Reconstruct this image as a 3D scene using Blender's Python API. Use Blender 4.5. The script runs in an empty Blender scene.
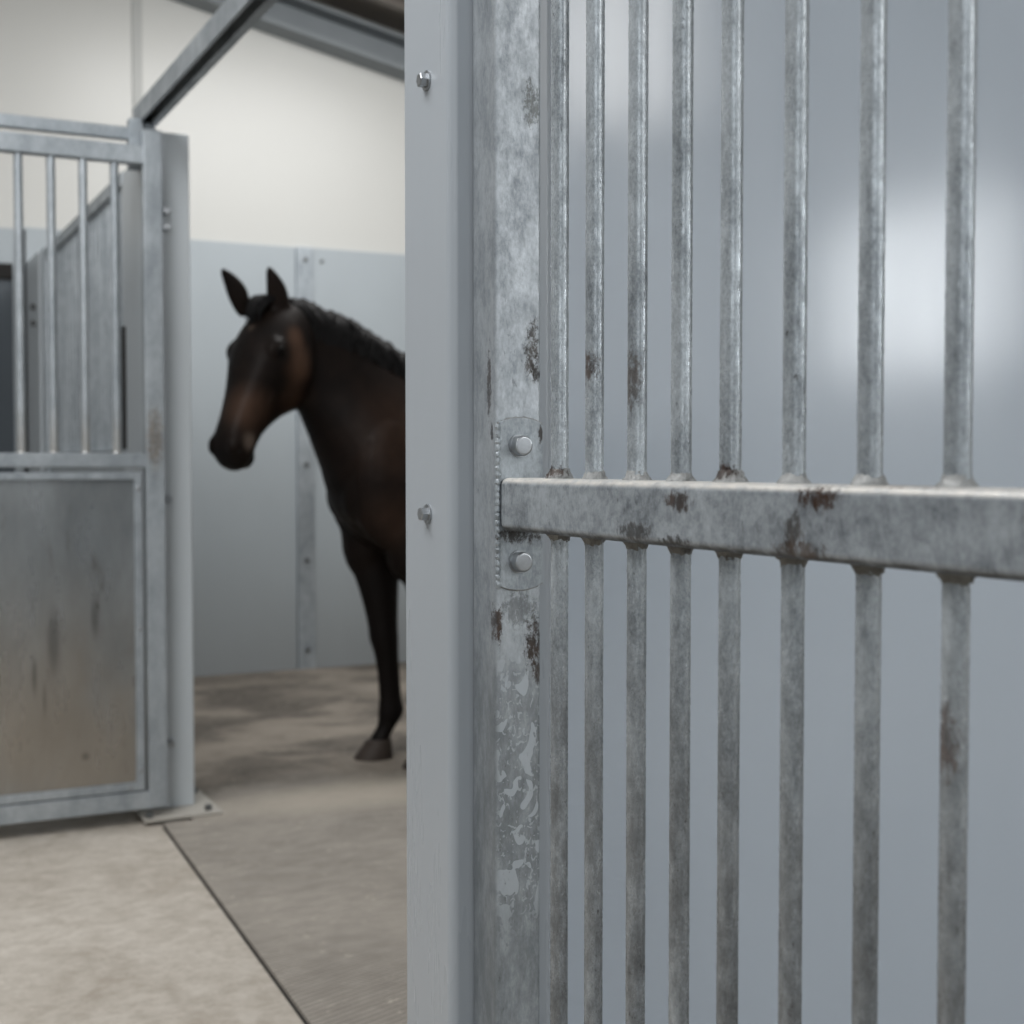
import bpy, bmesh, math, random
from mathutils import Vector, Matrix
PI = math.pi
sc = bpy.context.scene
COL = sc.collection
random.seed(4)

# ------------------------------------------------------------------ helpers
def lin(c):
    return tuple(((v/255)/12.92 if v/255 <= .04045 else ((v/255+.055)/1.055)**2.4) for v in c)

def world_loc(o):
    v = Vector(o.location)
    return v + world_loc(o.parent) if o.parent else v

def obj(name, bm, mat, parent=None, label=None, smooth=40):
    """link a bmesh (built in world coordinates) as ONE mesh object"""
    me = bpy.data.meshes.new(name)
    bmesh.ops.recalc_face_normals(bm, faces=bm.faces)
    if parent:
        off = world_loc(parent)
        bmesh.ops.translate(bm, verts=bm.verts, vec=-off)
    bm.to_mesh(me); bm.free()
    if smooth:
        for p in me.polygons: p.use_smooth = True
        try: me.set_sharp_from_angle(angle=math.radians(smooth))
        except Exception: pass
    o = bpy.data.objects.new(name, me)
    COL.objects.link(o)
    me.materials.append(mat)
    if smooth:
        wn_ = o.modifiers.new('WeightedNormal', 'WEIGHTED_NORMAL'); wn_.keep_sharp = True; wn_.weight = 80
    if parent: o.parent = parent
    if label: o['label'] = label
    return o

def tag(o, label=None, cat=None, group=None, kind=None):
    if label: o['label'] = label
    if cat: o['category'] = cat
    if group: o['group'] = group
    if kind: o['kind'] = kind
    return o

def thing(name, label, cat, loc, group=None):
    o = bpy.data.objects.new(name, None)
    o.empty_display_size = .05
    COL.objects.link(o); o.location = loc
    return tag(o, label, cat, group, 'thing')

def box(bm, x0, x1, y0, y1, z0, z1, bevel=0., seg=2):
    t = bmesh.new()
    bmesh.ops.create_cube(t, size=1)
    for v in t.verts:
        v.co = Vector(((x0+x1)/2+v.co.x*(x1-x0), (y0+y1)/2+v.co.y*(y1-y0), (z0+z1)/2+v.co.z*(z1-z0)))
    if bevel:
        bmesh.ops.bevel(t, geom=list(t.edges), offset=bevel, segments=seg, profile=.5, affect='EDGES')
    merge(bm, t)
    return bm

def merge(bm, t):
    m = {}
    for v in t.verts: m[v] = bm.verts.new(v.co)
    for f in t.faces:
        try: bm.faces.new([m[v] for v in f.verts])
        except ValueError: pass
    t.free()

def B(): return bmesh.new()

def bx(*a, **k): return box(B(), *a, **k)

def rings(bm, rr, cap=True):
    vs = [[bm.verts.new(p) for p in r] for r in rr]
    n = len(vs[0])
    for a, b in zip(vs, vs[1:]):
        for i in range(n):
            bm.faces.new([a[i], a[(i+1) % n], b[(i+1) % n], b[i]])
    if cap:
        bm.faces.new(vs[0][::-1]); bm.faces.new(vs[-1])

def frame(d):
    d = Vector(d).normalized()
    u = d.cross(Vector((0, 0, 1)))
    if u.length < 1e-4: u = Vector((1, 0, 0))
    u.normalize()
    return d, u, d.cross(u).normalized()

def tube(bm, pts, rad, n=16):
    """round tube along pts with one radius per point"""
    pts = [Vector(p) for p in pts]
    if not hasattr(rad, '__len__'): rad = [rad]*len(pts)
    rr = []
    d, u, w = frame(pts[1]-pts[0])
    for i, p in enumerate(pts):
        a = pts[max(i-1, 0)]; b = pts[min(i+1, len(pts)-1)]
        d = (b-a).normalized()
        u = (u-d*u.dot(d)).normalized(); w = d.cross(u)
        rr.append([p+(u*math.cos(t*2*PI/n)+w*math.sin(t*2*PI/n))*rad[i] for t in range(n)])
    rings(bm, rr)
    return bm

def ellipsoid(bm, c, r, axes=None, seg=16):
    t = bmesh.new()
    bmesh.ops.create_uvsphere(t, u_segments=seg, v_segments=seg//2+2, radius=1)
    c = Vector(c)
    ax = axes or (Vector((1, 0, 0)), Vector((0, 1, 0)), Vector((0, 0, 1)))
    for v in t.verts:
        q = v.co.copy()
        v.co = c+ax[0]*q.x*r[0]+ax[1]*q.y*r[1]+ax[2]*q.z*r[2]
    merge(bm, t)

def extrude_poly(bm, pts, vec):
    """closed polygon (world points) extruded by vec"""
    vec = Vector(vec)
    a = [bm.verts.new(Vector(p)) for p in pts]; b = [bm.verts.new(Vector(p)+vec) for p in pts]
    n = len(a)
    bm.faces.new(a); bm.faces.new(b[::-1])
    for i in range(n): bm.faces.new([a[i], b[i], b[(i+1) % n], a[(i+1) % n]])
    return bm

# ------------------------------------------------------------------ materials
class NT:
    def __init__(s, name):
        s.m = bpy.data.materials.new(name); s.m.use_nodes = True
        s.t = s.m.node_tree; s.t.nodes.clear()
        s.out = s.n('ShaderNodeOutputMaterial'); s.b = s.n('ShaderNodeBsdfPrincipled')
        s.l(s.b.outputs[0], s.out.inputs[0])
        s.pos = s.n('ShaderNodeNewGeometry').outputs['Position']
    def n(s, k): return s.t.nodes.new(k)
    def l(s, a, b): s.t.links.new(a, b)
    def scaled(s, v):
        m = s.n('ShaderNodeVectorMath'); m.operation = 'MULTIPLY'
        s.l(s.pos, m.inputs[0]); m.inputs[1].default_value = v
        return m.outputs[0]
    def noise(s, scale, vec=(1, 1, 1), detail=6, rough=.6, dist=0):
        k = s.n('ShaderNodeTexNoise'); s.l(s.scaled(vec), k.inputs['Vector'])
        k.inputs['Scale'].default_value = scale; k.inputs['Detail'].default_value = detail
        k.inputs['Roughness'].default_value = rough; k.inputs['Distortion'].default_value = dist
        return k.outputs['Fac']
    def voro(s, scale, vec=(1, 1, 1)):
        k = s.n('ShaderNodeTexVoronoi'); s.l(s.scaled(vec), k.inputs['Vector'])
        k.inputs['Scale'].default_value = scale
        return k
    def ramp(s, fac, lo, hi, a=0., b=1.):
        k = s.n('ShaderNodeMapRange'); k.interpolation_type = 'SMOOTHSTEP'
        s.l(fac, k.inputs[0]); k.inputs[1].default_value = lo; k.inputs[2].default_value = hi
        k.inputs[3].default_value = a; k.inputs[4].default_value = b
        return k.outputs[0]
    def math(s, op, a, b=None):
        k = s.n('ShaderNodeMath'); k.operation = op
        for i, v in enumerate((a, b)):
            if v is None: continue
            if isinstance(v, (int, float)): k.inputs[i].default_value = v
            else: s.l(v, k.inputs[i])
        return k.outputs[0]
    def mix(s, fac, a, b):
        k = s.n('ShaderNodeMix'); k.data_type = 'RGBA'
        if isinstance(fac, (int, float)): k.inputs[0].default_value = fac
        else: s.l(fac, k.inputs[0])
        for i, v in ((6, a), (7, b)):
            if isinstance(v, tuple): k.inputs[i].default_value = (*v[:3], 1)
            else: s.l(v, k.inputs[i])
        return k.outputs[2]
    def axis(s, i):
        k = s.n('ShaderNodeSeparateXYZ'); s.l(s.pos, k.inputs[0]); return k.outputs[i]
    def blob(s, c, r):
        """1 at c falling to 0 at the ellipsoid of radii r"""
        a = s.n('ShaderNodeVectorMath'); a.operation = 'SUBTRACT'; s.l(s.pos, a.inputs[0]); a.inputs[1].default_value = c
        d = s.n('ShaderNodeVectorMath'); d.operation = 'DIVIDE'; s.l(a.outputs[0], d.inputs[0]); d.inputs[1].default_value = r
        e = s.n('ShaderNodeVectorMath'); e.operation = 'LENGTH'; s.l(d.outputs[0], e.inputs[0])
        return s.ramp(e.outputs['Value'], 0.15, 1., 1, 0)
    def bump(s, h, strength, dist=.002):
        k = s.n('ShaderNodeBump'); s.l(h, k.inputs['Height']); k.inputs['Strength'].default_value = strength
        k.inputs['Distance'].default_value = dist; s.l(k.outputs[0], s.b.inputs['Normal'])
    def col(s, v):
        if isinstance(v, tuple): s.b.inputs['Base Color'].default_value = (*v[:3], 1)
        else: s.l(v, s.b.inputs['Base Color'])
        return s
    def surf(s, rough, metal=0., spec=.5):
        if isinstance(rough, (int, float)): s.b.inputs['Roughness'].default_value = rough
        else: s.l(rough, s.b.inputs['Roughness'])
        s.b.inputs['Metallic'].default_value = metal
        s.b.inputs['Specular IOR Level'].default_value = spec
        return s

def plain(name, c, rough=.5, metal=0., var=.12, scale=12, spec=.5):
    k = NT(name)
    c = lin(c); d = tuple(v*(1-var) for v in c)
    k.col(k.mix(k.noise(scale, detail=4), d, c)).surf(rough, metal, spec)
    return k.m

RUST = lin((70, 52, 40)); SOOT = lin((52, 50, 48))
def galv(name, dark, light, metal=.55, rough=(.32, .55), scale=1., streak=(1, 1, .12), specks=.5,
         stains=(), dirt=None, flakes=None, bump=.25, grain=.22, edge=None, side=None, mv=(1, 1, .5)):
    """weathered hot-dip galvanised steel"""
    k = NT(name)
    lo, hi = lin(dark), lin(light)
    big = k.noise(22*scale, streak, 5, .6)
    mid = k.noise(70*scale, mv, 7, .72)
    fine = k.noise(330*scale, (1, 1, .55), 4, .75)
    vor = k.voro(170*scale, (1, 1, .7))
    sp = k.n('ShaderNodeSeparateColor'); k.l(vor.outputs['Color'], sp.inputs[0])
    f = k.math('ADD', k.math('MULTIPLY', k.ramp(big, .32, .68), .38), k.math('MULTIPLY', k.ramp(mid, .34, .66), .34))
    f = k.math('ADD', f, k.math('MULTIPLY', k.ramp(fine, .3, .7), grain))
    f = k.math('ADD', f, k.math('MULTIPLY', sp.outputs[0], .10))
    c = k.mix(f, lo, hi)
    if dirt:                                       # brown stable dirt splashed up from the floor
        z0, z1, amt, dc = dirt
        dn = k.ramp(k.noise(70, (1, 1, .3), 6, .7), .25, .7, .35, 1)
        c = k.mix(k.math('MULTIPLY', k.math('MULTIPLY', k.ramp(k.axis(2), z0, z1, 1, 0), dn), amt), c, lin(dc))
    if flakes:                                     # pale crystalline flakes, only inside a height range
        z0, z1, amt = flakes
        zz = k.axis(2)
        win = k.math('MULTIPLY', k.ramp(zz, z0-.04, z0+.05), k.ramp(zz, z1-.05, z1+.03, 1, 0))
        fl = k.math('MAXIMUM', k.ramp(k.noise(46, (1, 1, .75), 1.2, .35, 1.1), .57, .59), k.math('MULTIPLY', k.ramp(k.noise(150, (1, 1, .7), 1.5, .4, 1.2), .60, .63), .8))
        fl = k.math('MULTIPLY', fl, k.ramp(k.axis(0), .686, .695))
        c = k.mix(k.math('MULTIPLY', k.math('MULTIPLY', fl, win), amt), c, lin((186, 194, 201)))
    # small dark corrosion specks gathered in patches
    s1 = k.ramp(k.noise(240*scale, (1, 1, .4), 4, .7), .60, .70)
    s2 = k.ramp(k.noise(15*scale, (1, 1, .35), 3, .5), .48, .64)
    c = k.mix(k.math('MULTIPLY', k.math('MULTIPLY', s1, s2), specks), c, SOOT)
    if edge:                                       # light on the rounded top edge painted in pale, lower edge darkened
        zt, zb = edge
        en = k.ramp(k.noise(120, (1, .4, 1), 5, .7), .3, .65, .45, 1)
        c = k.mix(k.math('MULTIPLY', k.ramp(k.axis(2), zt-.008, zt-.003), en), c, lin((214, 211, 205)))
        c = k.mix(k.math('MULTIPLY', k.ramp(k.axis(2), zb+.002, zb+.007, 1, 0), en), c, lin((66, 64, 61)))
    if stains:
        grit = k.ramp(k.noise(150, (1, 1, .6), 9, .8, .2), .30, .70); core = k.ramp(k.noise(60, (1, 1, .6), 5, .7), .42, .6)
        for ctr, rad, sc_, amt in stains:
            e = k.math('ADD', k.math('MULTIPLY', k.blob(ctr, rad), .95), k.math('MULTIPLY', k.math('SUBTRACT', grit, .5), 1.15))
            c = k.mix(k.math('MULTIPLY', k.math('MULTIPLY', k.ramp(e, .30, .95), k.ramp(k.blob(ctr, rad), 0, .3)), amt), c, k.mix(core, tuple(v*.45 for v in lin(sc_)), lin(sc_)))
    if side is not None:                           # shade of the side face mixed into the colour
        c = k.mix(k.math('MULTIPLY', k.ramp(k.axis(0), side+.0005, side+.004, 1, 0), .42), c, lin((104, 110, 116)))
    k.col(c).surf(k.ramp(mid, .3, .7, rough[1], rough[0]), metal)
    if bump: k.bump(k.math('ADD', mid, k.math('MULTIPLY', s1, .6)), bump, .0012)
    return k.m

def paint(name, c, rough=.28, var=.06, zfade=None):
    k = NT(name)
    a = lin(c)
    base = k.mix(k.ramp(k.noise(2.2, (1, 1, .5), 3), .3, .7), tuple(v*(1-var) for v in a), a)
    dust = k.ramp(k.noise(90, (1, 1, 1), 3, .6), .72, .80)
    base = k.mix(k.math('MULTIPLY', dust, .12), base, lin((90, 92, 95)))
    if zfade: base = k.mix(k.math('MULTIPLY', k.ramp(k.axis(2), zfade[0], zfade[1], 1, 0), zfade[2]), base, lin((112, 108, 102)))  # darkens downward, falloff of the light from above painted in
    k.col(base).surf(k.ramp(k.noise(14, (1, 1, .1), 4), .3, .7, rough*.85, rough*1.2))
    return k.m

M = {}
M['pillar'] = paint('grey_coated_steel', (166, 173, 180), .30, .03)
M['panel'] = paint('grey_panel', (190, 200, 211), .155, .03)
M['backpanel'] = paint('grey_cladding', (172, 180, 185), .42, .05, (0, .9, .35))
M['gatepillar'] = paint('grey_coated_gate_column', (196, 203, 208), .36, .04)
M['cream'] = plain('cream_insulated_wall', (208, 208, 204), .34, 0, .05, .9)
M['joint'] = plain('wall_joint', (182, 183, 180), .45, 0, .05, 3)
M['beam'] = plain('dark_steel_beam', (140, 146, 150), .6, .1, .2, 6)
M['roof'] = plain('roof_underside', (140, 133, 126), .7, 0, .2, 5)
M['black'] = plain('black_gap', (26, 24, 23), .8)
M['zinc'] = plain('zinc_bolt', (176, 180, 184), .32, .85, .3, 160)
M['zincdark'] = plain('dull_bolt', (120, 122, 122), .42, .7, .35, 60)

# foreground grille steel
M['post'] = galv('galvanised_post', (122, 130, 137), (208, 215, 221), .3, (.36, .55), .8, (1, 1, .45), .45, stains=[
    ((.735, 1.407, 1.335), (.020, .02, .055), (64, 58, 52), .9),
    ((.742, 1.407, 1.312), (.012, .02, .030), (46, 42, 38), .9),
    ((.735, 1.407, 1.62), (.020, .02, .045), (92, 95, 92), .75),
    ((.690, 1.408, 1.015), (.012, .03, .040), (70, 50, 36), .95),
    ((.738, 1.408, .985), (.022, .02, .055), (58, 45, 36), .95),
    ((.745, 1.408, .955), (.012, .02, .035), (66, 52, 40), .8),
    ((.687, 1.425, 1.29), (.01, .010, .075), (66, 50, 40), .95),
    ((.687, 1.418, 1.235), (.01, .007, .016), (40, 34, 30), 1.),
    ((.717, 1.408, 1.03), (.04, .02, .035), (96, 99, 99), .6)],
    dirt=(.90, 1.06, .85, (112, 118, 121)), flakes=(.66, .98, .8), side=.687)
M['post2'] = None
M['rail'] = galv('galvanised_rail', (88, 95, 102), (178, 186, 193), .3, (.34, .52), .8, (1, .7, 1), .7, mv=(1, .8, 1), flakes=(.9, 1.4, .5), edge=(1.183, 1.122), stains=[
    ((.690, 1.035, 1.165), (.02, .035, .018), (66, 48, 38), .9),
    ((.690, .84, 1.172), (.02, .040, .018), (62, 44, 34), 1.),
    ((.690, .87, 1.145), (.02, .020, .030), (70, 60, 52), .8),
    ((.690, 1.11, 1.135), (.02, .05, .016), (54, 48, 44), .8),
    ((.690, 1.04, 1.128), (.02, .04, .010), (40, 36, 33), .9),
    ((.690, .86, 1.130), (.02, .06, .012), (76, 62, 52), .8),
    ((.715, .75, 1.184), (.04, .10, .006), (128, 108, 92), .7),
    ((.715, 1.1, 1.122), (.05, .7, .004), (66, 62, 58), .8)])
M['plate'] = galv('galvanised_flange', (108, 116, 122), (186, 194, 200), .3, (.36, .5), 1.1, (1, 1, .6), .4, stains=[
    ((.744, 1.405, 1.235), (.006, .02, .020), (50, 42, 36), .9),
    ((.717, 1.405, 1.115), (.05, .02, .016), (52, 46, 42), .9)])
barstains = [((.705, 1.305, 1.190), (.03, .03, .012), (60, 42, 32), .9),
             ((.705, .989, 1.192), (.03, .03, .012), (62, 40, 28), .9),
             ((.705, 1.229, 1.30), (.02, .03, .030), (76, 58, 46), .8),
             ((.705, 1.145, 1.28), (.02, .03, .05), (78, 66, 56), .7),
             ((.705, .717, 1.0), (.02, .02, .05), (86, 64, 50), .7)]
M['bar'] = galv('galvanised_bar', (88, 95, 101), (194, 202, 208), .3, (.20, .40), 1.25, (1, 1, .22), .9,
                stains=barstains, dirt=(.80, 1.14, .72, (82, 82, 81)), grain=.32)
M['weld'] = galv('weld_metal', (118, 120, 120), (176, 178, 178), .2, (.5, .65), 1.6, (1, 1, 1), .6, stains=barstains, bump=.8)
M['welddark'] = galv('weld_metal_underside', (78, 76, 72), (128, 128, 124), .4, (.4, .6), 1.6, (1, 1, 1), .6, bump=.8)  # darker weld copy, underside shade put into the colour
# stall front further back
M['gate'] = galv('galvanised_gate', (134, 142, 149), (188, 195, 200), .45, (.36, .5), .35, (1, 1, .4), .2, stains=[
    ((.955, 4.52, 1.28), (.05, .05, .18), (148, 132, 112), .7)], bump=.05)
M['gatebar'] = galv('galvanised_gate_bar', (140, 148, 155), (196, 203, 208), .45, (.34, .48), .4, (1, 1, .3), .2, bump=.05,
                    dirt=(1.22, 1.42, .5, (170, 158, 140)))
M['divbar'] = galv('galvanised_divider', (140, 149, 156), (200, 207, 212), .4, (.4, .55), .4, (1, 1, .2), .25, bump=.05)

def sheet():
    k = NT('gate_sheet_metal')
    a = k.noise(2.6, (1, 1, .55), 5, .6, .8); b = k.noise(9, (1, 1, .22), 5, .65)
    f = k.math('ADD', k.math('MULTIPLY', k.ramp(a, .3, .7), .6), k.math('MULTIPLY', k.ramp(b, .3, .7), .4))
    c = k.mix(f, lin((122, 126, 128)), lin((176, 180, 182)))
    low = k.math('MULTIPLY', k.ramp(k.axis(2), .35, 1.0, 1, 0), k.ramp(k.noise(3.2, (1, 1, .5), 4), .3, .62, .45, 1))
    c = k.mix(k.math('MULTIPLY', low, .65), c, lin((158, 146, 130)))  # beige floor reflection painted into the lower sheet
    sm = k.math('MULTIPLY', k.ramp(k.noise(14, (1.6, 1, .35), 4, .6), .60, .72), .55)
    c = k.mix(sm, c, lin((98, 92, 86)))
    for ctr, r in (((.57, 4.52, .52), (.012, .2, .10)), ((.60, 4.52, .44), (.008, .2, .08)), ((.725, 4.52, .245), (.02, .2, .02)), ((.63, 4.52, .62), (.03, .2, .16)), ((.76, 4.52, .70), (.02, .2, .1))):
        c = k.mix(k.math('MULTIPLY', k.blob(ctr, r), .55), c, lin((78, 76, 74)))
    k.col(c).surf(k.ramp(b, .3, .7, .40, .24), .7)
    return k.m
M['sheet'] = sheet()

def concrete():
    k = NT('dusty_concrete')
    a = k.noise(1.6, (1, 1, 1), 8, .62, .6); b = k.noise(16, (.9, 1.1, 1), 10, .8); g = k.noise(120, (1, 1, 1), 3, .6)
    f = k.math('ADD', k.math('MULTIPLY', k.ramp(a, .3, .7), .4), k.math('MULTIPLY', k.ramp(b, .32, .68), .6))
    c = k.mix(f, lin((158, 150, 139)), lin((205, 199, 190)))
    c = k.mix(k.math('MULTIPLY', k.ramp(g, .58, .72), .3), c, lin((140, 128, 115)))
    c = k.mix(k.math('MULTIPLY', k.ramp(k.noise(4.5, (1, 1, 1), 9, .75, .4), .50, .66), .5), c, lin((150, 140, 127)))
    lt = k.math('MULTIPLY', k.ramp(k.noise(26, (1, 1, 1), 5, .7), .60, .74), .4)
    c = k.mix(lt, c, lin((226, 220, 210)))
    k.col(c).surf(.8, 0, .3); k.bump(k.math('ADD', b, g), .35, .004)
    return k.m
M['concrete'] = concrete()

def matmat():
    k = NT('dusty_ribbed_rubber_mat')
    y = k.axis(1); x = k.axis(0)
    wob = k.noise(5, (1, 1, 1), 3)
    rib = k.math('SINE', k.math('MULTIPLY', k.math('ADD', x, k.math('MULTIPLY', y, .62)), 430.))
    rib2 = k.math('SINE', k.math('MULTIPLY', k.math('ADD', k.math('MULTIPLY', y, 1.), k.math('MULTIPLY', x, -.35)), 300.))
    r = k.math('ADD', k.math('MULTIPLY', rib, .30), k.math('MULTIPLY', rib2, .20))
    r = k.math('ADD', k.math('MULTIPLY', r, k.ramp(y, 3.3, 4.1, 1., .15)), .5)
    a = k.noise(2.2, (.7, 1.2, 1), 8, .62, .5); b = k.noise(14, (.8, 1.5, 1), 7, .7)
    f = k.math('ADD', k.math('MULTIPLY', k.ramp(a, .3, .7), .5), k.math('MULTIPLY', k.ramp(b, .3, .7), .5))
    near = k.mix(f, lin((146, 140, 132)), lin((190, 183, 173)))
    near = k.mix(k.math('MULTIPLY', k.ramp(r, .25, .75, 1, 0), .75), near, lin((98, 94, 89)))
    # trodden dirt on the stall floor, darker and patchy
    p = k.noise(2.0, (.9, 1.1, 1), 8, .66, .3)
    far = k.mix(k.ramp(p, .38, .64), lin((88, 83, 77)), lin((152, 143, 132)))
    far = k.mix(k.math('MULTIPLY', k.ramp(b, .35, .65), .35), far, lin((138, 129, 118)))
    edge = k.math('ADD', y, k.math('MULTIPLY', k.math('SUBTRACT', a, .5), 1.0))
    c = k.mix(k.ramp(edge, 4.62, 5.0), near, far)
    c = k.mix(k.math('MULTIPLY', k.ramp(k.noise(34, (1, 1, 1), 5, .72), .60, .70), .55), c, lin((205, 196, 182)))
    c = k.mix(k.math('MULTIPLY', k.blob((1.75, 4.55, 0), (.9, .32, .2)), .5), c, lin((206, 196, 181)))
    k.col(c).surf(.78, 0, .3); k.bump(k.math('ADD', r, k.math('MULTIPLY', b, .5)), .4, .003)
    return k.m
M['mat'] = matmat()

def emis(name, c, s):
    m = bpy.data.materials.new(name); m.use_nodes = True; t = m.node_tree; t.nodes.clear()
    o = t.nodes.new('ShaderNodeOutputMaterial'); e = t.nodes.new('ShaderNodeEmission')
    e.inputs[0].default_value = (*c, 1); e.inputs[1].default_value = s
    t.links.new(e.outputs[0], o.inputs[0]); return m

# ------------------------------------------------------------------ setting
def S(name, bm, mat): return tag(obj(name, bm, mat), kind='structure')

S('floor', bx(-6, 7, -6, 8, -.1, 0), M['concrete'])
YW = 7.5
S('wall_back', bx(-6, 7, YW+.02, YW+.2, 0, 6), M['cream'])
S('trim_1', bx(1.488, 1.540, YW+.008, YW+.03, 2.4, 5.4, bevel=.004), M['joint'])
S('trim_2', bx(.90, 2.40, YW, YW+.04, 0, 2.432, bevel=.004), M['backpanel'])
S('trim_3', bx(2.48, 4.40, YW, YW+.04, 0, 2.436, bevel=.004), M['backpanel'])
s = S('trim_4', bx(2.388, 2.490, YW-.022, YW+.03, 0, 2.434, bevel=.006), M['gate'])
for z in (.12, .64, 1.19, 2.36):
    b = B(); tube(b, [(2.44, YW-.03, z), (2.44, YW-.018, z)], .014, 10); obj('bolt', b, M['zincdark'], s)
b = B(); tube(b, [(2.545, YW-.008, 2.36), (2.545, YW+.005, 2.36)], .011, 10); obj('bolt', b, M['zincdark'], s)
# left of the divider: cladding with a dark barred opening
w = S('trim_5', box(box(bx(.862, .93, YW, YW+.04, 0, 2.42, bevel=.003), -1.5, .862, YW, YW+.04, 2.235, 2.42, bevel=.003), -1.5, .862, YW, YW+.04, 0, .95, bevel=.003), M['backpanel'])
S('window_1', bx(-1.5, .87, YW+.012, YW+.05, .93, 2.25), plain('dark_opening_sheet', (96, 103, 110), .2, 0, .3, 1.5))  # dark sheet stands in for the shade inside the opening
S('trim_6', bx(-1.5, .862, YW-.012, YW+.03, 2.155, 2.237, bevel=.006), M['black'])  # black strip painting in the shade at the top of the opening

# sloping steel beam under the roof along the back wall, and roof underside
SL = -.197
def zl(x): return 3.722+.012+SL*(x-1.716)
def slab(bm, x0, x1, y0, y1, d0, d1):
    extrude_poly(bm, [(x0, y0, zl(x0)+d0), (x1, y0, zl(x1)+d0), (x1, y0, zl(x1)+d1), (x0, y0, zl(x0)+d1)], (0, y1-y0, 0)); return bm
b = B(); slab(b, -5, 6.5, YW-.03, YW+.02, 0, .17); slab(b, -5, 6.5, YW-.16, YW+.02, -.012, .012); slab(b, -5, 6.5, YW-.16, YW+.02, .165, .185)
S('trim_7', b, M['beam'])
b = B(); slab(b, -5, 6.6, -5, YW+.1, .27, .33)
for y in [7.05, 6.72, 6.2, 5.6, 5.0, 4.2, 3.4, 2.6, 1.8, 1.0, 0, -1, -2, -3, -4]: slab(b, -5, 6.6, y-.03, y+.03, .20, .275)
S('ceiling', b, M['roof'])
S('wall_right', box(box(box(bx(6.3, 6.5, -6, -4.30, 0, 4), 6.3, 6.5, -2.84, 8, 0, 4), 6.3, 6.5, -4.30, -2.84, 0, 1.82), 6.3, 6.5, -4.30, -2.84, 2.84, 4), M['cream'])
S('added_wall_left', bx(-4.7, -4.5, -6, 8, 0, 5.2), plain('grey_left_wall', (142, 148, 154), .6, 0, .1, 1))  # unseen wall added to block light from the left
S('added_wall_front', bx(-4.5, 6.3, -6.1, -5.9, 0, 1.45), plain('grey_front_wall', (150, 154, 158), .6, 0, .1, 1))  # unseen low wall added to cut the light from the front
wn = tag(obj('window_2', bx(6.38, 6.40, -4.30, -2.84, 1.82, 2.84), emis('bright_daylight_pane', (.95, .98, 1), 15)), kind='structure')
b = B()
box(b, 6.36, 6.42, -3.59, -3.55, 1.82, 2.84)
obj('window_frame', b, M['gate'], wn)

# ------------------------------------------------------------------ rubber mat
b = B()
extrude_poly(b, [(.962, 4.47, .001), (.86, 2.0, .001), (.80, .6, .001), (.80, -.5, .001), (6.2, -.5, .001), (6.2, 7.48, .001), (1.06, 7.48, .001), (1.06, 4.47, .001)], (0, 0, .011))
tag(obj('rubber_mat', b, M['mat']), 'dusty ribbed grey-brown rubber mat the horse stands on, beside pale concrete', 'rubber mat', None, 'thing')
b = B()
extrude_poly(b, [(.956, 4.47, .0005), (.854, 2.0, .0005), (.794, .6, .0005), (.80, .6, .0005), (.86, 2.0, .0005), (.962, 4.47, .0005)], (0, 0, .002))
S('trim_8', b, M['black'])

# ------------------------------------------------------------------ foreground painted pillar
pl = thing('painted_steel_pillar', 'smooth pale grey painted steel pillar in front of the horse, left of the galvanised grille', 'pillar', (.73, 1.546, 0))
b = B()
pts = []
x0, x1, y0, y1, r = .659, .80, 1.474, 1.617, .012
for cx, cy, a0 in ((x0+r, y1-.004, PI/2), (x0+r, y0+r, PI), (x1-r, y0+r, 1.5*PI), (x1-r, y1-.004, 0)):
    rr = r if cy < 1.55 else .004
    cx = cx if cy < 1.55 else (x0+.004 if cx < .7 else x1-.004)
    for i in range(7):
        a = a0+i*PI/12; pts.append((cx+rr*math.cos(a), cy+rr*math.sin(a), 0))
extrude_poly(b, pts, (0, 0, 2.7))
obj('column_body', b, M['pillar'], pl, smooth=30)
def hexbolt(c, d, parent, r=.0088, ln=.0115, washer=.0122, mat='zinc', n=6):
    c = Vector(c); d = Vector(d)
    b = B(); tube(b, [c, c+d*.0022], washer, 20)
    t = B(); tube(t, [c+d*.002, c+d*(ln-.001), c+d*ln], [r, r, r*.84], n); merge(b, t)
    return obj('bolt', b, M[mat], parent, 'zinc plated bolt with washer', smooth=25)
for z in (1.667, 1.137): hexbolt((.659, 1.541, z), (-1, 0, 0), pl)
hexbolt((.659, 1.541, .45), (-1, 0, 0), pl)

# large smooth grey panel behind the bars
pn = thing('partition_panel', 'large smooth blue-grey panel standing behind the galvanised bars', 'partition panel', (1.7, 1.61, 0))
obj('panel_sheet', bx(.803, 2.9, 1.60, 1.635, .02, 2.315, bevel=.002), M['panel'], pn)
obj('bottom_channel', bx(.803, 2.9, 1.594, 1.64, 0.0125, .05, bevel=.003), M['gate'], pn)

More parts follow.
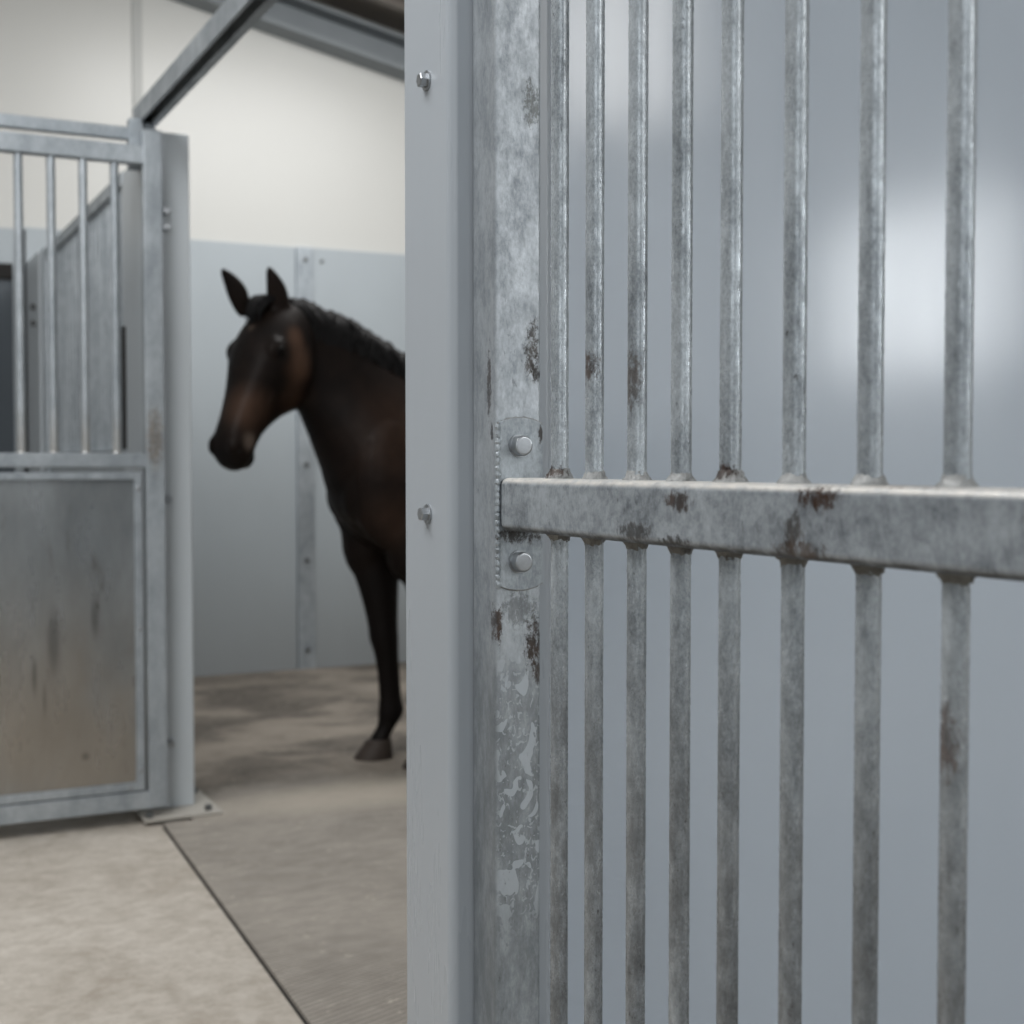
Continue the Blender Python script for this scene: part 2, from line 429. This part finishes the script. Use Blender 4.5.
# ------------------------------------------------------------------ foreground grille
XR0, XR1 = .690, .742        # rail
XB = .715                    # bar axis
g = thing('bar_grille', 'weathered galvanised grille of upright round bars with a thick cross rail, in the foreground', 'grille', (XB, .9, 0))
obj('corner_post', bx(.687, .748, 1.410, 1.472, .0125, 2.45, bevel=.005, seg=3), M['post'], g)
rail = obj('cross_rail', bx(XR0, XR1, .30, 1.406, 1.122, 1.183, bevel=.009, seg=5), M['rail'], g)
YB = [1.305, 1.229, 1.145, 1.067, .989, .900, .808, .717, .627, .537, .447, .357]
for i, y in enumerate(YB):
    b = B(); tube(b, [(XB, y, z) for z in (.10, .6, 1.15, 1.7, 2.40)], .0098, 24); obj('bar', b, M['bar'], g)
    for top in (1, -1):          # lumpy weld fillet where the bar meets the rail
        zz = 1.1825 if top > 0 else 1.1228
        b = B(); rr = []
        for h, rad in ((-.004, .0150), (.001, .0142), (.0035, .0122), (.007, .0104), (.009, .0096)):
            if i in (0, 4) and top > 0: rad *= 1.1; h *= 1.25
            rr.append([(XB+math.cos(t*PI/10)*rad*(1+.10*random.uniform(-1, 1)), y+math.sin(t*PI/10)*rad*(1+.18*random.uniform(-1, 1)),
                        zz+top*(h+.0012*random.uniform(-1, 1))) for t in range(20)])
        rings(b, rr); obj('weld', b, M['weld' if top > 0 else 'welddark'], rail, 'lumpy weld bead where a bar meets the rail')
obj('bottom_rail', bx(XR0, XR1, .30, 1.406, .06, .11, bevel=.005), M['rail'], g)
obj('top_rail', bx(XR0, XR1, .30, 1.406, 2.38, 2.43, bevel=.005), M['rail'], g)
obj('corner_post', bx(.687, .748, .236, .298, .0125, 2.45, bevel=.005, seg=3), M['bar'], g)
# flange plates bolted to the post, rounded outer edges
def flange(z_in, z_out):
    b = B(); n = 10; p = [(.690, 1.4045, z_in), (.7475, 1.4045, z_in)]
    sg = 1 if z_out > z_in else -1
    for i in range(n+1):
        t = i/n; x = .7475+(.690-.7475)*t
        p.append((x, 1.4045, z_out-sg*.007*(2*t-1)**2*(1 if t < .5 else .75)))
    extrude_poly(b, p, (0, .0055, 0))
    bmesh.ops.bevel(b, geom=[e for e in b.edges], offset=.0012, segments=2, affect='EDGES')
    return obj('flange', b, M['plate'], g, 'bolted flange plate of the cross rail', smooth=50)
for zi, zo, zb in ((1.178, 1.2525, 1.220), (1.128, 1.052, 1.085)):
    fl = flange(zi, zo)
    c = Vector((.7155, 1.4045, zb))
    b = B(); tube(b, [c, c+Vector((0, -.0022, 0))], .0135, 24)
    t = B(); tube(t, [c+Vector((0, -.002, 0)), c+Vector((0, -.011, 0)), c+Vector((0, -.0135, 0)), c+Vector((0, -.0145, 0))], [.0118, .0118, .0108, .0085], 24); merge(b, t)
    obj('bolt', b, M['zinc'], fl, 'round-headed zinc bolt with washer')
    b = B(); top = zo-.003 if zo > zi else zo+.006
    n = 24; pts = [(.7475+(.690-.7475)*i/n, 1.408, zo-(1 if zo > zi else -1)*.007*(2*i/n-1)**2) for i in range(n+1)]
    tube(b, pts, [.0018*(1+.35*random.uniform(-1, 1)) for _ in pts], 8)
    obj('weld', b, M['weld'], fl)
b = B(); n = 180
pts = [(.6890+.0005*random.uniform(-1, 1), 1.4060, 1.245-.19*i/n) for i in range(n+1)]
tube(b, pts, [.0022+.0016*abs(math.sin(i_*.42))*random.uniform(.7, 1) for i_ in range(n+1)], 8); obj('weld', b, M['plate'], rail, 'beaded vertical weld between rail and post')

# ------------------------------------------------------------------ stall gate on the left
gt = thing('stall_gate', 'galvanised stall gate at left, barred upper half above a stained metal sheet', 'gate', (.3, 4.545, 0))
GY0, GY1 = 4.52, 4.565
XL = -.42
obj('stile', bx(.925, .988, GY0-.004, GY1, .055, 2.29, bevel=.006), M['gate'], gt)
obj('stile', bx(XL, XL+.06, GY0-.004, GY1, .055, 2.29, bevel=.006), M['gate'], gt)
obj('top_rail', bx(XL+.058, .927, GY0, GY1, 2.176, 2.236, bevel=.005), M['gate'], gt)
obj('middle_rail', bx(XL+.058, .927, GY0, GY1, 1.186, 1.232, bevel=.005), M['gate'], gt)
obj('bottom_rail', bx(XL+.058, .927, GY0, GY1, .052, .113, bevel=.005), M['gate'], gt)
for i in range(13):
    x = .837-.0985*i
    if x < XL+.07: break
    b = B(); tube(b, [(x, GY0+.022, z) for z in (1.228, 1.7, 2.18)], .0142, 16); obj('bar', b, M['gatebar'], gt)
    b = B(); tube(b, [(x, GY0+.022, 1.230), (x, GY0+.022, 1.241)], [.019, .013], 12); obj('weld', b, M['gatebar'], gt)
sh = obj('sheet_panel', bx(XL+.06, .91, GY0+.012, GY0+.020, .12, 1.17), M['sheet'], gt, 'scuffed bare metal sheet')
b = B()
box(b, .886, .9125, GY0-.002, GY0+.013, .118, 1.170, bevel=.003); box(b, XL+.07, .888, GY0-.002, GY0+.013, 1.146, 1.170, bevel=.003)
box(b, XL+.07, .888, GY0-.002, GY0+.013, .118, .145, bevel=.003); box(b, XL+.065, XL+.10, GY0-.002, GY0+.013, .118, 1.170, bevel=.003)
fr = obj('sheet_frame', b, M['gate'], gt)
for x, z in ((.899, 1.115), (.900, .655), (.900, .185), (.864, .131), (.45, .131), (.0, .131)):
    b = B(); ellipsoid(b, (x, GY0-.002, z), (.008, .004, .008), seg=10); obj('rivet', b, M['zinc'], fr)

# column carrying the gate, on its floor plate
gp = thing('gate_column', 'pale grey coated steel column behind the gate stile, on a floor plate', 'column', (1.02, 4.68, 0))
obj('column_body', bx(.94, 1.102, 4.622, 4.80, .02, 2.312, bevel=.008, seg=3), M['gatepillar'], gp)
bp = obj('base_plate', bx(.905, 1.165, 4.49, 4.82, .0125, .024, bevel=.002), plain('dusty_plate', (188, 184, 176), .6, .2, .15, 20), gp)
for x, y in ((.925, 4.515), (1.125, 4.53), (1.14, 4.79)):
    b = B(); tube(b, [(x, y, .024), (x, y, .036), (x, y, .042)], [.013, .013, .009], 6); obj('bolt', b, M['zincdark'], bp)
for z in (2.045, 1.992, 1.078, .246):
    b = B(); tube(b, [(1.016, 4.623, z), (1.016, 4.596, z), (1.016, 4.590, z)], [.014, .014, .011], 8)
    obj('bolt', b, M['zinc'], gp)
hd = thing('header_rail', 'galvanised square rail running just above the stall gate', 'rail', (.2, 4.63, 2.25))
obj('rail_tube', bx(XL, .895, 4.585, 4.621, 2.266, 2.307, bevel=.004), M['gate'], hd)
obj('end_bracket', bx(.893, .938, 4.575, 4.619, 2.17, 2.335, bevel=.004), M['gate'], hd)

# overhead sliding track running from the gate column toward the viewer
b = B()
xa, xb, za, zb = .930, .994, 2.330, 2.394
prof = [(xa, za), (xa+.010, za), (xa+.010, zb-.008), (xb-.008, zb-.008), (xb-.008, za+.008), (xb-.024, za+.008), (xb-.024, za), (xb, za), (xb, zb), (xa, zb)]
extrude_poly(b, [(x, -.6, z) for x, z in prof], (0, 5.30, 0))
tr = thing('overhead_track', 'grey steel overhead door track rising from the gate column toward the roof', 'track', (.96, 2, 2.33))
obj('track_channel', b, M['gate'], tr, smooth=20)
obj('slot_shade', bx(xa+.0105, xb-.0245, -.59, 4.69, zb-.014, zb-.0085), M['black'], tr)  # black strip stands in for shade inside the open channel
obj('end_cap', bx(xa+.002, xb-.002, 4.69, 4.699, za+.002, zb-.002), M['black'], tr)  # black plate carrying the painted slot shade to the end
obj('mounting_foot', bx(.945, .985, 4.60, 4.70, 2.305, 2.332, bevel=.004), M['gate'], tr)

# ------------------------------------------------------------------ divider between stalls (behind the gate)
dv = thing('stall_divider', 'galvanised barred divider running to the back wall, seen through the gate bars', 'stall divider', (.97, 6.0, 0))
obj('top_rail', bx(.945, .995, 5.0, 7.0, 2.195, 2.245, bevel=.004), M['divbar'], dv)
obj('middle_rail', bx(.945, .995, 5.0, 7.0, 1.20, 1.25, bevel=.004), M['divbar'], dv)
obj('lower_panel', bx(.955, .985, 5.0, 7.0, .04, 1.21), M['backpanel'], dv)
obj('post', bx(.94, 1.00, 6.93, 7.02, .0125, 2.25, bevel=.004), M['divbar'], dv)
obj('near_plate', bx(.95, .99, 4.826, 5.02, .0125, 2.24, bevel=.004), M['gatepillar'], dv)
obj('far_plate', bx(.925, 1.00, 7.02, 7.498, .0125, 2.24, bevel=.004), M['gatepillar'], dv)
y = 5.10
while y < 6.92:
    b = B(); tube(b, [(.97, y, 1.24), (.97, y, 1.7), (.97, y, 2.21)], .015, 12); obj('bar', b, M['divbar'], dv)
    y += .085
obj('dark_slot', bx(.946, .951, 4.965, 5.03, 1.25, 1.69), M['black'], dv)
for z in (1.98, 1.90):
    b = B(); tube(b, [(.925, 7.15, z), (.905, 7.15, z)], .016, 8); obj('bolt', b, M['zincdark'], dv)

# ------------------------------------------------------------------ the horse
Y0 = 5.0
def catmull(P, n):
    """densify a list of equal-length float tuples"""
    out = []
    for i in range(len(P)-1):
        p0, p1, p2, p3 = P[max(i-1, 0)], P[i], P[i+1], P[min(i+2, len(P)-1)]
        for k in range(n):
            t = k/n
            out.append(tuple(.5*((2*b)+(c-a)*t+(2*a-5*b+4*c-d)*t*t+(3*b-a-3*c+d)*t**3) for a, b, c, d in zip(p0, p1, p2, p3)))
    out.append(tuple(P[-1])); return out

def loft(bm, secs, dens=5, n=28, egg=0., ex=2.0, latf=None):
    """secs: (cx,cy,cz, ux,uz(section up in xz), half_up, half_lat); lateral axis is world y unless latf"""
    rr = []
    for s in catmull(secs, dens):
        c = Vector(s[:3]); up = Vector((s[3], 0, s[4])).normalized(); la = Vector((0, 1, 0))
        r = []
        for i in range(n):
            a = i*2*PI/n; ca, sa = math.cos(a), math.sin(a)
            ca_ = math.copysign(abs(ca)**(2/ex), ca); sa_ = math.copysign(abs(sa)**(2/ex), sa)
            r.append(c+up*s[5]*ca_+la*s[6]*sa_*(1+egg*ca))
        rr.append(r)
    rings(bm, rr)

HB = B()
# trunk: x, top, bottom, half width
T = [(1.735, 1.20, 1.05, .07), (1.77, 1.33, .985, .155), (1.85, 1.44, .905, .205), (1.97, 1.545, .835, .235), (2.12, 1.60, .80, .25),
     (2.32, 1.60, .785, .265), (2.55, 1.54, .775, .29), (2.80, 1.525, .79, .30), (3.05, 1.57, .85, .295), (3.25, 1.57, .93, .28), (3.40, 1.49, .99, .235), (3.49, 1.36, 1.04, .13)]
loft(HB, [(x, Y0, (a+b)/2, 0, 1, (a-b)/2, w) for x, a, b, w in T], 5, 32, -.10)
# neck: crest and underside outlines
def nsec(cx, cz, ux, uz, lx, lz, y, hv):
    return ((cx+lx)/2, y, (cz+lz)/2, cx-lx, cz-lz, math.hypot(cx-lx, cz-lz)/2, hv)
NK = [nsec(1.50, 1.785, 0, 0, 1.53, 1.47, 4.965, .062), nsec(1.585, 1.803, 0, 0, 1.585, 1.425, 4.985, .078), nsec(1.68, 1.775, 0, 0, 1.622, 1.355, 5.0, .092), nsec(1.78, 1.745, 0, 0, 1.655, 1.275, Y0, .105),
      nsec(1.90, 1.682, 0, 0, 1.695, 1.175, Y0, .14), nsec(2.02, 1.612, 0, 0, 1.74, 1.06, Y0, .185), nsec(2.16, 1.575, 0, 0, 1.86, .98, Y0, .215)]
loft(HB, NK, 5, 28, -.22)
# shoulders and haunches
for sd in (-1, 1):
    ellipsoid(HB, (1.93, Y0+sd*.135, 1.13), (.17, .10, .27)); ellipsoid(HB, (2.02, Y0+sd*.14, .97), (.14, .095, .17))
    ellipsoid(HB, (3.22, Y0+sd*.15, 1.18), (.24, .13, .33))
ellipsoid(HB, (1.825, Y0-.075, 1.08), (.085, .10, .12)); ellipsoid(HB, (1.825, Y0+.075, 1.08), (.085, .10, .12)); ellipsoid(HB, (1.91, Y0+.11, .90), (.095, .10, .17)); ellipsoid(HB, (2.0, Y0-.12, .90), (.095, .10, .17))
# legs: list of (x, y, z, radius fore-aft, radius lateral)
def leg(sec):
    rr = []
    for s in catmull(sec, 4):
        rr.append([Vector((s[0]+s[3]*math.cos(t*PI/10), s[1]+s[4]*math.sin(t*PI/10), s[2])) for t in range(20)])
    rings(HB, rr)
def fore(xf, y, yin):
    return [(xf-.035, yin, 1.04, .135, .10), (xf-.030, yin, .92, .128, .095), (xf-.022, (y+yin)/2, .80, .104, .080), (xf-.010, y, .68, .080, .064), (xf+.004, y, .56, .063, .056), (xf+.010, y, .49, .060, .056),
            (xf+.020, y, .43, .051, .046), (xf+.030, y, .34, .047, .038), (xf+.036, y, .25, .047, .038), (xf+.040, y, .195, .055, .045), (xf+.024, y, .145, .041, .038), (xf-.004, y, .10, .040, .038), (xf-.016, y, .065, .047, .046)]
FR = (1.972, 5.09); FL = (2.085, 4.855)
leg(fore(FR[0], FR[1], Y0+.12)); leg(fore(FL[0], FL[1], Y0-.125))
def hind(x, y, yin):
    return [(x-.08, yin, 1.12, .19, .115), (x-.06, yin, .98, .165, .10), (x-.02, y, .84, .115, .075), (x+.04, y, .72, .082, .058), (x+.085, y, .62, .066, .05), (x+.10, y, .55, .062, .05), (x+.085, y, .48, .05, .043),
            (x+.07, y, .38, .043, .036), (x+.06, y, .27, .042, .036), (x+.055, y, .20, .052, .045), (x+.03, y, .14, .043, .04), (x, y, .10, .042, .04), (x-.012, y, .065, .048, .047)]
HR = (3.30, 5.13); HL = (3.20, 4.87)
leg(hind(*HR, Y0+.14)); leg(hind(*HL, Y0-.14))
# head, turned toward the viewer
P0 = Vector((1.475, 4.94, 1.798))
hd_ = Vector((-.87, -.49, 0)).normalized()
X_ = (hd_*.475+Vector((0, 0, -.880))).normalized(); Y_ = Vector((-hd_.y, hd_.x, 0)); Z_ = X_.cross(Y_)
def H(x, y, z): return P0+X_*x*1.02+Y_*y*1.25+Z_*z*1.15
HS = [(-.03, -.03, -.16, .050, .1), (.0, .0, -.20, .070, .1), (.06, .022, -.245, .088, .15), (.12, .034, -.280, .098, .2), (.18, .038, -.296, .104, .25), (.235, .034, -.288, .100, .3), (.29, .024, -.252, .086, .3),
      (.35, .012, -.205, .072, .3), (.41, .004, -.172, .063, .25), (.47, -.001, -.148, .058, .15), (.53, -.006, -.138, .059, .05), (.575, -.016, -.136, .057, 0), (.61, -.034, -.130, .047, 0), (.632, -.06, -.115, .028, 0)]
rr = []
for x, zt, zb, hw, eg in catmull(HS, 4):
    r = []
    for i in range(28):
        a = i*2*PI/28; ca, sa = math.cos(a), math.sin(a)
        ca_ = math.copysign(abs(ca)**.86, ca); sa_ = math.copysign(abs(sa)**.86, sa)
        r.append(H(x, hw*sa_*(1+eg*ca), (zt+zb)/2+(zt-zb)/2*ca_))
    rr.append(r)
rings(HB, rr)
AX = (X_, Y_, Z_)
for sd in (-1, 1):
    ellipsoid(HB, H(.195, sd*.080, -.012), (.048, .034, .036), AX)      # brow and eye socket
    ellipsoid(HB, H(.165, sd*.052, -.185), (.105, .042, .105), AX)      # jowl
    ellipsoid(HB, H(.29, sd*.066, -.085), (.10, .022, .022), AX)        # facial crest
    ellipsoid(HB, H(.565, sd*.040, -.042), (.045, .026, .034), AX)      # nostril rim
ellipsoid(HB, H(.565, 0, -.138), (.045, .04, .028), AX)                  # chin
ellipsoid(HB, H(.10, 0, -.01), (.11, .075, .045), AX)                    # forehead
# ears
def ear(base, tip, wdir, hw, th):
    base, tip = Vector(base), Vector(tip); d = tip-base
    w = Vector(wdir); w = (w-d*w.dot(d)/d.length_squared).normalized(); q = d.normalized().cross(w)
    rr = []
    for t, k in ((-.16, .70), (0, .80), (.18, .98), (.36, 1.), (.55, .88), (.74, .66), (.89, .42), (1., .14)):
        c = base+d*t+w*(.010*math.sin(PI*max(t, 0)))
        rr.append([c+w*hw*k*math.cos(a*PI/8)+q*th*(.5+.5*k)*math.sin(a*PI/8) for a in range(16)])
    rings(HB, rr)
ear((1.388, 5.00, 1.778), (1.302, 4.985, 1.922), (.8, -.2, .5), .041, .025)
ear((1.500, 4.905, 1.755), (1.447, 4.875, 1.925), (.9, -.1, .2), .043, .026)

def horsecoat():
    k = NT('dark_bay_coat')
    n1 = k.noise(7, (1, 1, 1), 5, .6); n2 = k.noise(90, (1, 1, .35), 3, .6)
    c = k.mix(k.ramp(n1, .3, .7), lin((15, 10, 8)), lin((28, 20, 16)))
    br = lin((88, 66, 53))  # coat brown, also paints in the lit near cheek
    for ctr, rad, amt in ((H(.19, .10, -.11), (.10, .10, .13), .95), (H(.11, .10, -.06), (.06, .09, .06), .8), (H(.42, .03, -.05), (.13, .13, .13), .75), (H(.30, .05, -.16), (.10, .12, .10), .5), (Vector((1.93, 4.80, 1.30)), (.22, .2, .28), .3), (Vector((1.9, 4.8, .98)), (.14, .2, .16), .22)):
        c = k.mix(k.math('MULTIPLY', k.math('MULTIPLY', k.blob(tuple(ctr), rad), k.ramp(n1, .2, .7, .5, 1)), amt), c, br)
    for ctr, rad, cc, amt in ((H(.535, .06, -.075), (.05, .06, .05), (122, 108, 98), .55), (H(.13, 0, .045), (.025, .025, .03), (120, 104, 92), .5), (H(.60, 0, -.06), (.07, .09, .10), (20, 17, 17), .9), (H(.20, .09, -.04), (.05, .06, .05), (16, 13, 12), .8)):  # painted greyish muzzle highlight, pale star, dark muzzle and eye surround
        c = k.mix(k.math('MULTIPLY', k.blob(tuple(ctr), rad), amt), c, lin(cc))
    low = k.ramp(k.axis(2), .62, .95, 1, 0)
    c = k.mix(k.math('MULTIPLY', low, .8), c, lin((17, 14, 13)))
    k.col(c).surf(k.ramp(n2, .3, .7,  .42, .58), 0, .12); k.bump(n2, .12, .002)
    return k.m
COAT = horsecoat()
HAIR = plain('black_horse_hair', (22, 21, 22), .6, 0, .7, 45, .15)
HOOF = plain('dark_hoof', (66, 57, 51), .6, 0, .35, 30, .3)
hs = thing('horse', 'dark bay horse standing in the stall behind the pillar, head turned to the viewer', 'horse', (2.6, Y0, 0.012))
body = obj('horse_body', HB, COAT, hs)
md = body.modifiers.new('Remesh', 'REMESH'); md.mode = 'VOXEL'; md.voxel_size = .009; md.use_smooth_shade = True
md = body.modifiers.new('Smooth', 'SMOOTH'); md.factor = .5; md.iterations = 9
# hooves
for (x, y) in ((FR[0]-.02, FR[1]), (FL[0]-.02, FL[1]), (HR[0]-.015, HR[1]), (HL[0]-.015, HL[1])):
    b = B(); rr = []
    for z, dx, rx, ry in ((.0125, -.018, .080, .066), (.018, -.017, .080, .067), (.05, -.006, .066, .058), (.082, .006, .052, .049), (.088, .008, .046, .044)):
        rr.append([(x+dx+rx*math.cos(t*PI/12), y+ry*math.sin(t*PI/12), z) for t in range(24)])
    rings(b, rr); obj('hoof', b, HOOF, hs)
for sd in (1, -1):
    b = B(); ellipsoid(b, H(.200, sd*.101, -.016), (.021, .013, .018), AX); obj('eye', b, plain('dark_eye', (12, 9, 8), .55, 0, .1, 12, .1), hs)
    b = B(); ellipsoid(b, H(.578, sd*.051, -.050), (.018, .007, .014), (X_, Y_, Z_)); obj('nostril', b, plain('nostril_dark', (10, 8, 8), .8), hs)
# mane: hanging locks over the near side of the crest
def neck_at(t):
    """crest point, half width and side drop direction along the crest, t 0 poll .. 1 withers"""
    C = catmull([(1.525, 4.965, 1.793, .066), (1.60, 4.985, 1.800, .074), (1.68, 4.998, 1.773, .086), (1.78, 5.0, 1.744, .098), (1.90, 5.0, 1.680, .12), (2.02, 5.0, 1.612, .15), (2.16, 5.0, 1.605, .17)], 10)
    q = t*(len(C)-1); i = min(int(q), len(C)-2); f = q-i
    return [a+(b_-a)*f for a, b_ in zip(C[i], C[i+1])]
b = B()
for i in range(150):
    t = (i+random.random())/150
    x, y, z, w = neck_at(t)
    ln = random.uniform(.09, .21)*(0.7+.3*min(1, t*3)); dx = random.uniform(.0, .05); lift = random.uniform(-.006, .012)
    pts = []; rad = []
    for k in range(7):
        s = k/6
        out = w*(1-math.exp(-3.2*s))*.80*(.55+.45*min(1, s*2))
        wav = .014*math.sin(s*5+i*1.7)
        pts.append((x+dx*s+wav, y+.02-(out+.022)*1., z+.016*math.sin(PI*min(1, s*1.6)*.5)*(1-s)-ln*s**1.25+.004+lift))
        rad.append(.0135*(1-s)**.5+.0025)
    tt = B(); tube(tt, pts, rad, 7); merge(b, tt)
pts = [neck_at(k/30) for k in range(31)]
tt = B(); tube(tt, [(p[0], p[1]+.004, p[2]+.004) for p in pts], [.013+.004*math.sin(k*2.1) for k in range(31)], 10); merge(b, tt)
obj('mane', b, HAIR, hs, 'black mane falling on the near side of the neck')
b = B()
for i in range(34):
    a = random.uniform(-.055, .055); ln = random.uniform(.07, .14)
    pts = [H(-.02+ln*s, a*(1-.5*s)+.008*math.sin(3*s+i), .016+.024*math.sin(PI*s*.85)+.010*s) for s in (0, .25, .5, .75, 1)]
    tt = B(); tube(tt, pts, [.008, .008, .007, .005, .002], 6); merge(b, tt)
obj('forelock', b, HAIR, hs)
b = B()
for i in range(40):
    a = random.uniform(0, 2*PI); r = random.uniform(0, .04)
    pts = [(3.47+.10*min(1, s*3)+r*math.cos(a)*s, Y0+(r*math.sin(a))*(.5+s), 1.43-.85*s**1.2+.02*math.sin(s*4+i)) for s in (0, .15, .3, .5, .75, 1)]
    tt = B(); tube(tt, pts, [.016, .016, .016, .014, .011, .003], 6); merge(b, tt)
obj('tail', b, HAIR, hs)

# ------------------------------------------------------------------ light
wd = bpy.data.worlds.new('World'); sc.world = wd; wd.use_nodes = True
bgn = wd.node_tree.nodes['Background']; bgn.inputs[0].default_value = (.93, .97, 1, 1); bgn.inputs[1].default_value = 1.9
def area(name, loc, target, sx, sy, power, c=(1, 1, 1)):
    l = bpy.data.lights.new(name, 'AREA'); l.shape = 'RECTANGLE'; l.size = sx; l.size_y = sy; l.energy = power; l.color = c
    o = bpy.data.objects.new(name, l); COL.objects.link(o); o.location = loc
    o.rotation_euler = (Vector(target)-Vector(loc)).to_track_quat('-Z', 'Y').to_euler()
area('aisle_fill', (-.8, 2.4, 4.05), (-.6, 3.6, 0), 1.6, 4.5, 185, (1, .995, .985))  # unseen area light added under the roof to brighten the aisle
area('stall_fill', (2.5, 5.5, 3.58), (2.5, 6.3, 0), 2.2, 1.6, 76, (1, .995, .985))  # unseen area light added to brighten the stall and back wall
area('rear_light', (3.3, -2.6, 3.2), (2.6, -1.6, 0), 1.0, 1.2, 34, (1, .99, .97))

# ------------------------------------------------------------------ camera
cam = bpy.data.cameras.new('Camera'); co = bpy.data.objects.new('Camera', cam); COL.objects.link(co)
F = 1353.; a = math.atan2(681, math.sqrt(F*F+49*49)); p = math.atan2(49, F)
cam.sensor_width = 36; cam.lens = 36*F/1024; cam.clip_start = .05
co.location = (0, 0, 1.2); co.rotation_euler = (PI/2-p, 0, -a)
cam.dof.use_dof = True; cam.dof.focus_distance = 1.52; cam.dof.aperture_fstop = 5.6
sc.camera = co
sc.view_settings.view_transform = 'Standard'; sc.view_settings.look = 'None'
sc.view_settings.exposure = 0
